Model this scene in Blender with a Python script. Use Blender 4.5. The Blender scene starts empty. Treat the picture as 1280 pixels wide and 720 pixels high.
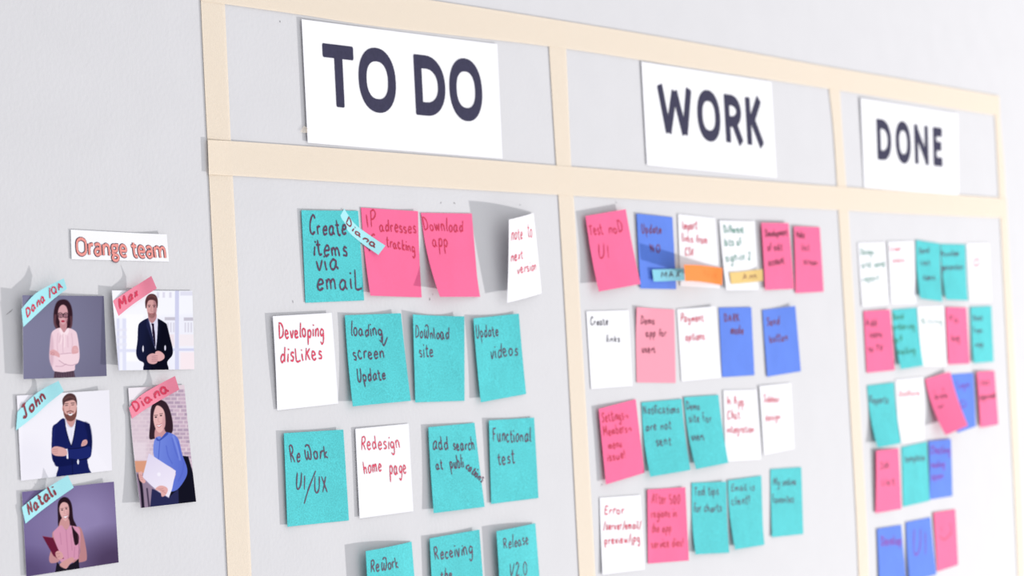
import bpy, math, random
import numpy as np
from mathutils import Vector, Matrix

# ------------------------------------------------------------------ camera, world, light, exposure
D = 1.215                    # camera to wall (m); the wall is the plane y = 0
ZC = 2.40
FPX = 3231.35                # focal length in pixels of a 1280 px wide frame
YAW, PITCH, ROLL = -1.01414646, 0.02972203, 0.05205927
def rotm(a, b, c):
    ca, sa = math.cos(a), math.sin(a); cb, sb = math.cos(b), math.sin(b); cc, sc = math.cos(c), math.sin(c)
    Rz = np.array([[ca, -sa, 0], [sa, ca, 0], [0, 0, 1]]); Rx = np.array([[1, 0, 0], [0, cb, -sb], [0, sb, cb]])
    Ry = np.array([[cc, 0, sc], [0, 1, 0], [-sc, 0, cc]])
    return Rz @ Rx @ Ry      # columns: right, forward, up
RM = rotm(YAW, PITCH, ROLL)
CAM = np.array([0.0, -D, ZC])
scene = bpy.context.scene
C = scene.collection
cd = bpy.data.cameras.new('camera'); cam = bpy.data.objects.new('camera', cd); C.objects.link(cam)
cd.sensor_width = 36; cd.lens = FPX / 1280 * 36; cd.clip_start = .01
m4 = Matrix.Identity(4)
for r in range(3):
    m4[r][0] = RM[r, 0]; m4[r][1] = RM[r, 2]; m4[r][2] = -RM[r, 1]; m4[r][3] = CAM[r]
cam.matrix_world = m4
cd.dof.use_dof = True; cd.dof.focus_distance = 1.93; cd.dof.aperture_fstop = 10.5
scene.camera = cam

world = bpy.data.worlds.new('world'); scene.world = world; world.use_nodes = True
bg = world.node_tree.nodes['Background']; bg.inputs[0].default_value = (.96, .965, 1, 1); bg.inputs[1].default_value = .89

LDIR = np.array([2.25, -1.0, -0.98]); LDIR /= np.linalg.norm(LDIR)
LIGHT = np.array([1.95, 0, 2.45]) + LDIR * 6.3
ld = bpy.data.lights.new('studio_lamp', 'AREA'); ld.shape = 'DISK'; ld.size = .13; ld.energy = 385; ld.color = (1, .97, .95)
lo = bpy.data.objects.new('studio_lamp', ld); C.objects.link(lo); lo.location = LIGHT
lo.rotation_euler = Vector(-LDIR).to_track_quat('-Z', 'Y').to_euler()
scene.view_settings.view_transform = 'Standard'; scene.view_settings.look = 'None'
scene.view_settings.gamma = 1; scene.view_settings.use_curve_mapping = False
scene.view_settings.exposure = 0.05

# ------------------------------------------------------------------ geometry of seeing
def ray(p): return RM @ np.array([(p[0] - 640) / FPX, 1, (360 - p[1]) / FPX])
def at(p, lift=0.0):                       # the point seen at p that stands `lift` metres off the wall
    d = ray(p); t = (-lift - CAM[1]) / d[1]; return CAM + d * t
def proj(P):
    q = RM.T @ (np.asarray(P) - CAM); return np.array([640 + FPX * q[0] / q[1], 360 - FPX * q[2] / q[1]])
def lift_of(p, gap):                       # height off the wall whose shadow falls `gap` pixels left of the corner
    a, b = 0.0, .04
    for _ in range(24):
        h = (a + b) / 2; P = at(p, h); d = P - LIGHT; S = P + d * (-P[1] / d[1])
        if p[0] - proj(S)[0] > gap: b = h
        else: a = h
    return (a + b) / 2
def homog(src, dst):
    A = []; B = []
    for (x, y), (u, v) in zip(src, dst):
        A.append([x, y, 1, 0, 0, 0, -u * x, -u * y]); B.append(u)
        A.append([0, 0, 0, x, y, 1, -v * x, -v * y]); B.append(v)
    h = np.linalg.solve(np.array(A, float), np.array(B, float)); return np.append(h, 1).reshape(3, 3)
def happly(Hm, p):
    p = np.asarray(p, float); q = np.concatenate([p, np.ones(p.shape[:-1] + (1,))], -1) @ Hm.T
    return q[..., :2] / q[..., 2:]
def catmull(pts, n):
    pts = np.asarray(pts, float)
    if len(pts) == 2:
        t = np.linspace(0, 1, n + 1)[:, None]; return pts[0] * (1 - t) + pts[1] * t
    P = np.vstack([2 * pts[0] - pts[1], pts, 2 * pts[-1] - pts[-2]]); out = []
    for i in range(1, len(P) - 2):
        p0, p1, p2, p3 = P[i - 1:i + 3]
        for k in range(n):
            t = k / n
            out.append(.5 * ((2 * p1) + (p2 - p0) * t + (2 * p0 - 5 * p1 + 4 * p2 - p3) * t * t + (3 * p1 - p0 - 3 * p2 + p3) * t ** 3))
    out.append(P[-2]); return np.array(out)
def catclosed(pts, n):
    pts = np.asarray(pts, float); m = len(pts); out = []
    for i in range(m):
        p0, p1, p2, p3 = pts[(i - 1) % m], pts[i], pts[(i + 1) % m], pts[(i + 2) % m]
        for k in range(n):
            t = k / n
            out.append(.5 * ((2 * p1) + (p2 - p0) * t + (2 * p0 - 5 * p1 + 4 * p2 - p3) * t * t + (3 * p1 - p0 - 3 * p2 + p3) * t ** 3))
    return np.array(out)

# ------------------------------------------------------------------ materials
def lin(c):
    c = np.asarray(c, float) / 255
    return np.where(c <= .04045, c / 12.92, ((c + .055) / 1.055) ** 2.4)
def mat(name, rgb, rough=.85, mottle=0.0, mscale=900, bump=0.0, bscale=400, alpha=1.0, spec=.25, big=0.0):
    m = bpy.data.materials.new(name); m.use_nodes = True; nt = m.node_tree; N = nt.nodes; L = nt.links
    b = N['Principled BSDF']; b.inputs['Roughness'].default_value = rough; b.inputs['Specular IOR Level'].default_value = spec
    b.inputs['Base Color'].default_value = (*rgb, 1)
    geo = N.new('ShaderNodeNewGeometry')
    if mottle:
        n = N.new('ShaderNodeTexNoise'); n.inputs['Scale'].default_value = mscale; n.inputs['Detail'].default_value = 3
        L.new(geo.outputs['Position'], n.inputs['Vector'])
        r = N.new('ShaderNodeMapRange'); r.inputs[1].default_value = .3; r.inputs[2].default_value = .7
        r.inputs[3].default_value = 1 - mottle; r.inputs[4].default_value = 1 + mottle
        L.new(n.outputs['Fac'], r.inputs[0]); last = r.outputs[0]
        if big:
            n2 = N.new('ShaderNodeTexNoise'); n2.inputs['Scale'].default_value = 35; L.new(geo.outputs['Position'], n2.inputs['Vector'])
            r2 = N.new('ShaderNodeMapRange'); r2.inputs[1].default_value = .3; r2.inputs[2].default_value = .7
            r2.inputs[3].default_value = 1 - big; r2.inputs[4].default_value = 1 + big
            L.new(n2.outputs['Fac'], r2.inputs[0])
            mu = N.new('ShaderNodeMath'); mu.operation = 'MULTIPLY'; L.new(last, mu.inputs[0]); L.new(r2.outputs[0], mu.inputs[1]); last = mu.outputs[0]
        mx = N.new('ShaderNodeVectorMath'); mx.operation = 'SCALE'; mx.inputs[0].default_value = rgb; L.new(last, mx.inputs['Scale'])
        L.new(mx.outputs[0], b.inputs['Base Color'])
    if bump:
        n = N.new('ShaderNodeTexNoise'); n.inputs['Scale'].default_value = bscale; n.inputs['Detail'].default_value = 4
        L.new(geo.outputs['Position'], n.inputs['Vector'])
        bp = N.new('ShaderNodeBump'); bp.inputs['Strength'].default_value = bump; bp.inputs['Distance'].default_value = .001
        L.new(n.outputs['Fac'], bp.inputs['Height']); L.new(bp.outputs[0], b.inputs['Normal'])
    if alpha < 1: b.inputs['Alpha'].default_value = alpha
    return m
M = {
 'wall': mat('painted_wall', (.615, .612, .628), .8, .012, 25, .22, 260),
 'tape': mat('masking_tape_paper', (.89, .785, .65), .7, .03, 1500, .25, 900, alpha=.70),
 'white': mat('white_paper', (.80, .80, .83), .8, .01, 800, .05, 700),
 'sheet': mat('printer_paper', (.82, .82, .845), .75, .005, 400, .05, 300),
 'teal': mat('teal_note_paper', (.070, .515, .54), .85, .20, 900, .12, 1200, big=.05),
 'pink': mat('pink_note_paper', (.82, .130, .285), .85, .05, 1100, .10, 1200, big=.03),
 'rose': mat('pale_pink_note_paper', (.82, .30, .39), .85, .03, 1100, .08, 1200),
 'blue': mat('blue_note_paper', (.095, .205, .70), .85, .06, 1100, .10, 1200, big=.04),
 'sky': mat('light_blue_tag_paper', (.36, .74, .79), .7, .02, 900, .05, 900),
 'tagpink': mat('pink_tag_paper', (.78, .225, .32), .7, .02, 900, .05, 900),
 'orange': mat('orange_tag_paper', (.85, .20, .012), .7, .02, 900),
 'gold': mat('yellow_tag_paper', (.72, .50, .17), .7, .02, 900),
 'cyan': mat('cyan_tag_paper', (.20, .55, .68), .7, .02, 900),
 'print': mat('dark_print', (.036, .034, .072), .6, .10, 300, spec=.08),
 'salmon': mat('salmon_print', (.74, .26, .225), .6),
 'outline': mat('outline_print', (.13, .05, .09), .6),
 'plum': mat('plum_marker', (.070, .015, .060), .6, .25, 900),
 'red': mat('red_marker', (.60, .020, .075), .6, .2, 900),
 'redp': mat('red_marker_on_pink', (.55, .008, .055), .6, .2, 900),
 'maroon': mat('maroon_marker', (.22, .012, .03), .6, .2, 900),
 'green': mat('green_marker', (.02, .24, .16), .6),
 'purple': mat('purple_marker', (.16, .03, .42), .6),
 'black': mat('dark_marker', (.035, .03, .05), .6),
 'berry': mat('dark_red_marker', (.16, .008, .035), .6),
 'scuff': mat('scuff_grey', (.25, .24, .25), .9),
}
pm = bpy.data.materials.new('photo_ink'); pm.use_nodes = True
va = pm.node_tree.nodes.new('ShaderNodeVertexColor'); va.layer_name = 'ink'
pb = pm.node_tree.nodes['Principled BSDF']; pb.inputs['Roughness'].default_value = .45; pb.inputs['Specular IOR Level'].default_value = 0
pm.node_tree.links.new(va.outputs['Color'], pb.inputs['Base Color'])

# ------------------------------------------------------------------ helpers for objects
def obj(name, verts, faces, m, parent=None, loc=(0, 0, 0), smooth=True):
    me = bpy.data.meshes.new(name); me.from_pydata([tuple(map(float, v)) for v in verts], [], faces); me.update()
    if smooth: me.shade_smooth()
    me.materials.append(m); o = bpy.data.objects.new(name, me); C.objects.link(o); o.location = loc
    if parent: o.parent = parent
    return o
def tag(o, label=None, cat=None, group=None, kind=None):
    for k, v in (('label', label), ('category', cat), ('group', group), ('kind', kind)):
        if v: o[k] = v
    return o

class Sheet:
    """A piece of paper: stations along u, each a bottom and a top point; an optional bend off the wall."""
    def __init__(s, bottoms, tops, bend=None):
        s.b = np.array(bottoms); s.t = np.array(tops); s.n = len(s.b)
        s.bend = bend; s.org = (s.b.mean(0) + s.t.mean(0)) / 2; s.org[1] = 0
        s.W = (np.linalg.norm(np.diff(s.b, axis=0), axis=1).sum() + np.linalg.norm(np.diff(s.t, axis=0), axis=1).sum()) / 2
        s.H = np.linalg.norm(s.t - s.b, axis=1).mean(); s.Hm = None
    def edge(s, E, u):
        if s.n == 2: return E[0] * (1 - u)[..., None] + E[1] * u[..., None]
        P = np.vstack([2 * E[0] - E[1], E, 2 * E[-1] - E[-2]]); x = np.clip(u, 0, 1) * (s.n - 1)
        i = np.minimum(x.astype(int), s.n - 2); t = (x - i)[..., None]; p0, p1, p2, p3 = P[i], P[i + 1], P[i + 2], P[i + 3]
        return .5 * (2 * p1 + (p2 - p0) * t + (2 * p0 - 5 * p1 + 4 * p2 - p3) * t * t + (3 * p1 - p0 - 3 * p2 + p3) * t ** 3)
    def P(s, u, v, off=0.0):
        u = np.asarray(u, float); v = np.asarray(v, float)
        p = s.edge(s.b, u) * (1 - v)[..., None] + s.edge(s.t, u) * v[..., None]
        if s.bend is not None: p[..., 1] -= s.bend(u, v)
        p[..., 1] = np.minimum(p[..., 1], -.0006); p[..., 1] -= off
        return p - s.org
    def build(s, name, m, nu=14, nv=14, th=.00018, parent=None):
        U, V = np.meshgrid(np.linspace(0, 1, nu + 1), np.linspace(0, 1, nv + 1)); F = s.P(U, V, th).reshape(-1, 3); B = s.P(U, V).reshape(-1, 3)
        n = (nu + 1) * (nv + 1); fs = []
        for j in range(nv):
            for i in range(nu):
                a = j * (nu + 1) + i; fs.append((a, a + 1, a + nu + 2, a + nu + 1)); fs.append((n + a + nu + 1, n + a + nu + 2, n + a + 1, n + a))
        rim = [i for i in range(nu + 1)] + [j * (nu + 1) + nu for j in range(1, nv + 1)] + [nv * (nu + 1) + i for i in range(nu - 1, -1, -1)] + [j * (nu + 1) for j in range(nv - 1, 0, -1)]
        k = 2 * n; rv = []
        for i in rim: rv.append(F[i]); rv.append(B[i])
        for i in range(len(rim)):
            a = k + 2 * i; b = k + 2 * ((i + 1) % len(rim)); fs.append((a, a + 1, b + 1, b))
        root = bpy.data.objects.new(name, None); C.objects.link(root); root.location = s.org; root.empty_display_size = .02
        obj('paper', np.vstack([F, B, rv]), fs, m, root); return root
    def uv(s, px): return happly(s.Hm, px)
    def ribbons(s, name, lines, w, m, parent, off=.0003, closed=(), taper=.0, rnd=None):
        """lines: polylines in uv; w: width in metres; every stroke lies on the paper and has a little ink thickness"""
        V = []; Fc = []
        for li, ln in enumerate(lines):
            q = np.asarray(ln, float) * [s.W, s.H]
            if len(q) < 2: continue
            keep = [0] + [i for i in range(1, len(q)) if np.linalg.norm(q[i] - q[i - 1]) > 1e-6]; q = q[keep]
            if len(q) < 2: continue
            cl = li in closed
            ends = None
            if taper == 0 and li not in closed:            # squared ends with softened corners
                e = w * .13; a_ = (q[1] - q[0]) / np.linalg.norm(q[1] - q[0]); b_ = (q[-2] - q[-1]) / np.linalg.norm(q[-2] - q[-1])
                q = np.vstack([q[:1], q[:1] + a_ * e * .35, q[:1] + a_ * e, q[1:-1], q[-1:] + b_ * e, q[-1:] + b_ * e * .35, q[-1:]]); ends = True
            d = np.gradient(q, axis=0)
            if cl: d[0] = d[-1] = (q[1] - q[-2])
            d /= np.linalg.norm(d, axis=1)[:, None] + 1e-12; nn = np.stack([-d[:, 1], d[:, 0]], 1)
            ww = np.full(len(q), w / 2)
            if ends: ww[0] *= .74; ww[1] *= .92; ww[-1] *= .74; ww[-2] *= .92
            if taper:
                ww = ww * (1 + taper * np.sin(np.arange(len(q)) * .9 + li * 1.7)); ww = ww * np.where((np.arange(len(q)) == 0) | (np.arange(len(q)) == len(q) - 1), .6, 1)
            base = len(V); L = (q + nn * ww[:, None]) / [s.W, s.H]; R = (q - nn * ww[:, None]) / [s.W, s.H]
            oo = off + (li % 12) * 9e-6 + np.arange(len(q)) * 1.5e-6; PL = s.P(L[:, 0], L[:, 1], oo); PR = s.P(R[:, 0], R[:, 1], oo)
            for a, b in zip(PL, PR): V.append(a); V.append(b)
            for i in range(len(q) - 1): Fc.append((base + 2 * i, base + 2 * i + 1, base + 2 * i + 3, base + 2 * i + 2))
        if not V: return None
        return obj(name, V, Fc, m, parent, smooth=False)

def quad_sheet(c, gaps, bend=None):
    """c: the seen corners top-left, top-right, bottom-right, bottom-left; gaps: how far left of each its shadow falls"""
    h = [max(lift_of(p, g), .0006) for p, g in zip(c, gaps)]
    P = [at(p, k) for p, k in zip(c, h)]
    if bend is None: bend = (h[3] - h[0]) * .28, 0.0, 0.0
    cv, cu, ct = bend
    def f(u, v):    # cv: hugs the wall at mid height (curling foot); cu: bow across; ct: bow across the top only
        return -cv * 4 * v * (1 - v) * (1 - .5 * u) + cu * 4 * u * (1 - u) + ct * 4 * u * (1 - u) * v
    s = Sheet([P[3], P[2]], [P[0], P[1]], f); s.h = h; s.px = c
    s.Hm = homog(c, [(0, 1), (1, 1), (1, 0), (0, 0)])
    return s

# ------------------------------------------------------------------ a single-stroke hand (x height 1, baseline 0)
G = {
'a': (.95, '.66 .85 .4 1 .08 .6 .12 .1 .38 0 .62 .4 .68 .95|.68 .95 .66 .3 .86 .02'), 'b': (.85, '.12 1.9 .1 .05|.1 .7 .42 1 .7 .6 .5 .05 .1 .1'),
'c': (.75, '.62 .82 .35 1 .06 .5 .28 0 .64 .18'), 'd': (.85, '.6 .8 .32 1 .06 .5 .25 0 .6 .35|.68 1.9 .64 .8 .68 0'),
'e': (.8, '.1 .5 .6 .62 .45 1 .18 .9 .06 .4 .28 0 .68 .2'), 'f': (.65, '.62 1.7 .4 1.9 .26 1.5 .25 0|.05 1 .55 1'),
'g': (.85, '.62 .85 .32 1 .06 .6 .26 .1 .6 .4|.66 .95 .66 -.5 .36 -.9 .1 -.6'), 'h': (.8, '.1 1.9 .1 0|.1 .6 .4 1 .6 .8 .64 0'),
'i': (.38, '.15 1 .15 .2 .22 0|.16 1.4 .19 1.6'), 'j': (.4, '.2 1 .2 -.6 0 -.8|.2 1.4 .22 1.55'), 'k': (.75, '.1 1.8 .12 0|.58 1 .14 .45 .64 0'),
'l': (.42, '.14 1.9 .12 .3 .32 0'), 'm': (1.15, '.08 1 .1 0|.1 .6 .32 1 .5 .8 .5 0|.5 .6 .76 1 .95 .8 .98 0'),
'n': (.82, '.1 1 .1 0|.1 .6 .38 1 .62 .8 .66 0'), 'o': (.8, '.36 1 .08 .7 .1 .2 .36 0 .64 .3 .62 .8 .34 1'),
'p': (.85, '.1 1 .1 -.95|.1 .7 .42 1 .7 .6 .46 .05 .1 .25'), 'q': (.8, '.6 .9 .1 .9 .1 .1 .6 .3|.62 1 .62 -.9'),
'r': (.66, '.1 1 .12 0|.1 .6 .32 .95 .58 .92'), 's': (.7, '.58 .9 .28 1 .14 .7 .52 .4 .46 .05 .08 .08'),
't': (.65, '.32 1.65 .28 .25 .42 0 .62 .12|.04 1.08 .6 1.12'), 'u': (.85, '.08 1 .1 .3 .32 0 .6 .4|.64 1 .62 .2 .78 0'),
'v': (.72, '.05 1 .3 0 .64 1.05'), 'w': (1.05, '.05 1 .22 0 .5 .85|.5 .85 .7 0 .98 1'), 'x': (.7, '.08 1 .6 0|.6 1 .06 0'),
'y': (.8, '.06 1 .12 .4 .4 .2 .62 .5|.66 1 .62 -.4 .3 -.9 .08 -.6'), 'z': (.7, '.05 1 .6 1 .1 0 .65 0'),
'A': (1.15, '.05 0 .5 1.8|.5 1.8 .95 0|.22 .65 .82 .65'), 'B': (.95, '.1 1.8 .1 0|.1 1.75 .6 1.7 .6 1.1 .12 .95|.12 .95 .75 .8 .7 .1 .1 0'),
'C': (1.0, '.85 1.5 .5 1.85 .12 1.2 .12 .4 .42 0 .85 .25'), 'D': (1.05, '.14 1.8 .12 0|.05 1.8 .5 1.75 .9 1.1 .75 .3 .1 0'),
'E': (.9, '.75 1.75 .3 1.8 .2 1 .2 .2 .4 0 .8 .1|.2 .95 .65 1'), 'F': (.9, '.15 1.8 .12 0|.1 1.75 .8 1.85|.14 1 .6 1.05'),
'I': (.4, '.18 1.8 .16 0'), 'J': (.85, '.1 1.8 .8 1.8|.5 1.8 .5 .3 .3 0 .05 .3'), 'K': (.95, '.12 1.8 .12 0|.7 1.7 .15 .85|.3 .95 .8 0'),
'L': (.85, '.15 1.9 .12 .05|.12 .05 .4 -.02 .8 .12'), 'M': (1.3, '.08 0 .15 1.8|.15 1.8 .6 .5|.6 .5 1.05 1.8|1.05 1.8 1.12 0'),
'N': (1.05, '.1 0 .12 1.8|.12 1.8 .8 .05|.8 .05 .85 1.8'), 'O': (1.1, '.5 1.8 .12 1.3 .12 .5 .5 0 .92 .5 .9 1.3 .5 1.8'),
'P': (.9, '.12 1.8 .12 0|.05 1.7 .5 1.85 .78 1.4 .5 .9 .14 .85'), 'Q': (1.15, '.5 1.8 .12 1.3 .12 .5 .5 0 .92 .5 .9 1.3 .5 1.8|.6 .4 1.0 -.15'),
'R': (.95, '.12 1.8 .12 0|.05 1.7 .5 1.85 .72 1.4 .5 1 .14 .9|.2 .95 .5 .6 .8 0'), 'S': (.9, '.75 1.6 .42 1.85 .15 1.4 .6 .8 .6 .2 .1 .1'),
'T': (.95, '.05 1.75 .85 1.85|.42 1.8 .4 0'), 'U': (1.05, '.1 1.8 .12 .4 .42 0 .78 .5 .8 1.8'), 'V': (.95, '.05 1.8 .38 0 .82 1.8'),
'W': (1.35, '.12 1.2 .12 .3 .35 0 .6 .5 .62 1.0|.62 .7 .7 .1 1.0 0 1.15 .8 .95 1.6 .55 1.75 .25 1.5'), 'X': (.95, '.08 1.8 .78 0|.75 1.8 .08 0'),
'2': (.8, '.1 1.4 .35 1.8 .6 1.3 .1 .05 .7 .1'), '0': (.85, '.4 1.7 .12 1.2 .12 .4 .4 0 .7 .5 .68 1.3 .4 1.7'), '5': (.8, '.65 1.7 .2 1.7 .15 1 .6 .9 .55 .1 .1 .05'),
'/': (.55, '.05 -.3 .5 2.0'), '!': (.4, '.2 1.8 .18 .5|.18 .12 .19 0'), '?': (.75, '.1 1.5 .4 1.8 .6 1.3 .3 .8 .3 .5|.3 .12 .31 0'), '.': (.35, '.12 .1 .16 0'),
'-': (.6, '.08 .5 .5 .5'), '>': (.6, '.05 .85 .5 .5|.5 .5 .1 .15'), '&': (.9, '.7 .3 .3 0 .15 .5 .5 1.3 .3 1.6 .2 1.2 .75 0'), ' ': (.6, ''),
}
def hand(text, p0, p1, xh, wob=.085, seed=0, sm=5, up=None):
    """strokes of a line of writing from p0 to p1 (baseline), x height xh along `up` (all in uv)"""
    rnd = random.Random(hash(text) % 1000 if False else sum(map(ord, text)) + seed)
    p0 = np.array(p0, float); p1 = np.array(p1, float); tot = sum(G[c][0] for c in text) - .12
    ax = (p1 - p0) / tot; upv = np.array([0, xh]) if up is None else np.array(up); x = 0; out = []
    for c in text:
        adv, st = G[c]; jy = rnd.uniform(-wob, wob); js = 1 + rnd.uniform(-wob, wob) * 1.6; jl = rnd.uniform(-wob, wob) * 1.5
        for s_ in st.split('|'):
            if not s_.strip(): continue
            q = np.array(list(map(float, s_.split()))).reshape(-1, 2) * [1, js]
            q[:, 0] = q[:, 0] * .80 + adv * .09 + jl * q[:, 1]
            q[:, 1] *= 1.10
            q = catmull(q, sm); out.append(p0 + (x + q[:, :1]) * ax + (q[:, 1:] + jy) * upv)
        x += adv
    return out

# ------------------------------------------------------------------ the setting
wall = obj('wall_back', [(-2.5, 0, 0), (7.5, 0, 0), (7.5, 0, 4.3), (-2.5, 0, 4.3), (-2.5, .12, 0), (7.5, .12, 0), (7.5, .12, 4.3), (-2.5, .12, 4.3)],
           [(0, 1, 2, 3), (5, 4, 7, 6), (1, 5, 6, 2), (4, 0, 3, 7), (3, 2, 6, 7), (4, 5, 1, 0)], M['wall'], smooth=False)
tag(wall, kind='structure')
def mark(px, py, rx, ry, ang=0):
    c = at((px, py)); k = 3 * 3; vs = [(c[0], -.0004, c[2])]
    for i in range(k):
        a = i * 2 * math.pi / k; r = 1 + .3 * math.sin(3 * a + px); x = rx * r * math.cos(a); z = ry * r * math.sin(a)
        vs.append((c[0] + x * math.cos(ang) - z * math.sin(ang), -.0001, c[2] + x * math.sin(ang) + z * math.cos(ang)))
    obj('scuff_mark', vs, [(0, 1 + (i + 1) % k, 1 + i) for i in range(k)], M['scuff'], wall)
for a in [(551, 253.5, .0012, .0004, .6), (568, 254, .0015, .0005, -.4), (537, 374, .0006, .0014, -.3), (541, 368, .0003, .0006, 0), (366, 377, .0003, .0012, .1),
          (12, 390, .004, .0003, .5), (350, 27, .0006, .0008, 0), (650, 256, .0009, .0004, .3), (752, 606, .0012, .0006, .4), (770, 253, .0004, .0009, 0)]: mark(*a)

# masking tape: stations of (upper or left edge, lower or right edge)
def strip(name, m, A, B, lifts, nu, nv, jit=0.0, seed=1):
    a = [at(p, h) for p, h in zip(A, lifts)]; b = [at(p, h) for p, h in zip(B, lifts)]
    s = Sheet(b, a); root = s.build(name, m, nu, nv, .00012); o = root.children[0] if root.children else [q for q in bpy.data.objects if q.parent == root][0]
    o.parent = None; o.location = s.org; bpy.data.objects.remove(root); o.name = name; return s, o
def tape_v(A, B, h, label, ncut=60):
    s, o = strip('masking_tape', M['tape'], A, B, [h] * len(A), ncut, 2)
    tag(o, label, 'tape', 'strips of masking tape dividing the board'); return o
tape_v([(250.3, -22), (251, 1), (256, 110), (260, 190), (261.5, 225), (272, 440), (281, 640), (285.5, 735)][::-1], [(280.3, -22), (281, 5), (285.2, 100), (288.4, 175), (291, 222), (301.5, 430), (311, 640), (315, 735)][::-1], .0007, 'cream masking tape strip running down, leftmost edge of the board')
tape_v([(685, 25), (686.5, 61), (690.7, 130), (695.5, 207), (698, 244), (709.5, 440), (720, 640), (725, 735)][::-1], [(705.5, 28), (707.7, 62), (710.8, 135), (714, 209), (717, 246), (728.5, 440), (740, 640), (745, 735)][::-1], .0007, 'cream masking tape strip running down between the TO DO and WORK columns')
tape_v([(1034, 83), (1036.5, 114), (1041.5, 160), (1046, 225), (1048, 263), (1059, 450), (1070, 640), (1074, 735)][::-1], [(1047, 86), (1049.8, 115), (1053, 165), (1057.5, 228), (1060.5, 264), (1071.5, 450), (1082.5, 640), (1086.5, 735)][::-1], .0007, 'cream masking tape strip running down between the WORK and DONE columns')
tape_v([(1241, 119), (1243.5, 146), (1246.5, 200), (1249, 247), (1250.5, 275), (1261, 480), (1268, 620), (1273, 735)][::-1], [(1248.3, 120), (1250, 148), (1255, 205), (1257.2, 250), (1259, 272), (1270, 480), (1277, 620), (1281.5, 735)][::-1], .0007, 'cream masking tape strip running down, rightmost edge of the board')
s, o = strip('masking_tape', M['tape'], [(249, -38.5), (400, -19.5), (543, 1), (684, 23), (860, 52), (1033, 83), (1140, 101), (1249, 120)], [(252, 1), (380, 19), (480, 34), (690, 58.5), (860, 84), (1030, 110), (1140, 127.5), (1250, 145)], [.0011] * 8, 90, 2)
tag(o, 'cream masking tape strip running across the very top of the board', 'tape', 'strips of masking tape dividing the board')
s, o = strip('masking_tape', M['tape'], [(259.6, 175), (320, 178.4), (500, 191.5), (696, 207), (860, 219.5), (1045, 233), (1150, 240.5), (1258, 248)], [(261, 217.8), (320, 221.3), (500, 232), (697, 243.5), (860, 252.5), (1048, 262.5), (1150, 268), (1259, 272.5)], [.0022, .0011, .0011, .0011, .0011, .0011, .0011, .0012], 90, 2)
tag(o, 'cream masking tape strip running across just below the big headings', 'tape', 'strips of masking tape dividing the board')

# ------------------------------------------------------------------ printed headings
def ell(x0, x1, y0, y1, n=40, p=2.25):
    t = np.linspace(0, 2 * math.pi, n + 1); c = np.cos(t); s_ = np.sin(t)
    return np.stack([(x0 + x1) / 2 + (x1 - x0) / 2 * np.sign(c) * abs(c) ** (2 / p), (y0 + y1) / 2 + (y1 - y0) / 2 * np.sign(s_) * abs(s_) ** (2 / p)], 1)
def letter_strokes(ch, b, sx, sy):
    """centre lines of a sans capital in the box b = (u0, u1, v0, v1); sx, sy: half stroke in u and v"""
    u0, u1, v0, v1 = b; U = lambda t: u0 + (u1 - u0) * t; V = lambda t: v0 + (v1 - v0) * t
    L = []; cl = []
    a0, a1, c0, c1 = u0 + sx, u1 - sx, v0 + sy, v1 - sy
    if ch == 'T': L = [[(u0, c1), (u1, c1)], [((u0 + u1) / 2, v0), ((u0 + u1) / 2, v1 - sy)]]
    elif ch == 'O': L = [ell(a0, a1, v0 + sy * .75, v1 - sy * .75)]; cl = [0]
    elif ch == 'D':
        t = np.linspace(math.pi / 2, -math.pi / 2, 24); rr = np.stack([U(.36) + (a1 - U(.36)) * np.cos(t) ** .9, (c0 + c1) / 2 + (c1 - c0) / 2 * np.sign(np.sin(t)) * abs(np.sin(t)) ** .92], 1)
        L = [[(a0, v0), (a0, v1)], np.vstack([[(a0, c1)], rr, [(a0, c0)]])]
    elif ch == 'W': L = [[(a0, v1), (U(.27), v0 + sy * .5)], [(U(.27), v0 + sy * .5), (U(.5), v1 - sy * .8)], [(U(.5), v1 - sy * .8), (U(.74), v0 + sy * .5)], [(U(.74), v0 + sy * .5), (a1, v1)]]
    elif ch == 'R':
        t = np.linspace(math.pi / 2, -math.pi / 2, 18); m_ = V(.44)
        rr = np.stack([U(.42) + (a1 - sx * .2 - U(.42)) * np.cos(t), (c1 + m_) / 2 + (c1 - m_) / 2 * np.sin(t)], 1)
        L = [[(a0, v0), (a0, v1)], np.vstack([[(a0, c1)], rr, [(a0, m_)]]), [(U(.5), m_), (a1 + sx * .3, v0)]]
    elif ch == 'K': L = [[(a0, v0), (a0, v1)], [(a1, v1), (a0 + sx, V(.46))], [(U(.38), V(.54)), (a1 + sx * .3, v0)]]
    elif ch == 'N': L = [[(a0, v0), (a0, v1)], [(a0, v1 - sy), (a1, v0 + sy)], [(a1, v0), (a1, v1)]]
    elif ch == 'E': L = [[(a0, v0), (a0, v1)], [(a0, c1), (u1, c1)], [(a0, c0), (u1, c0)], [(a0, V(.52)), (U(.92), V(.52))]]
    return [np.array(l, float) for l in L], cl
def dense(l):
    l = np.asarray(l)
    if len(l) > 3: return l
    t = np.linspace(0, 1, 9)[:, None]; return l[0] * (1 - t) + l[1] * t
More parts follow.
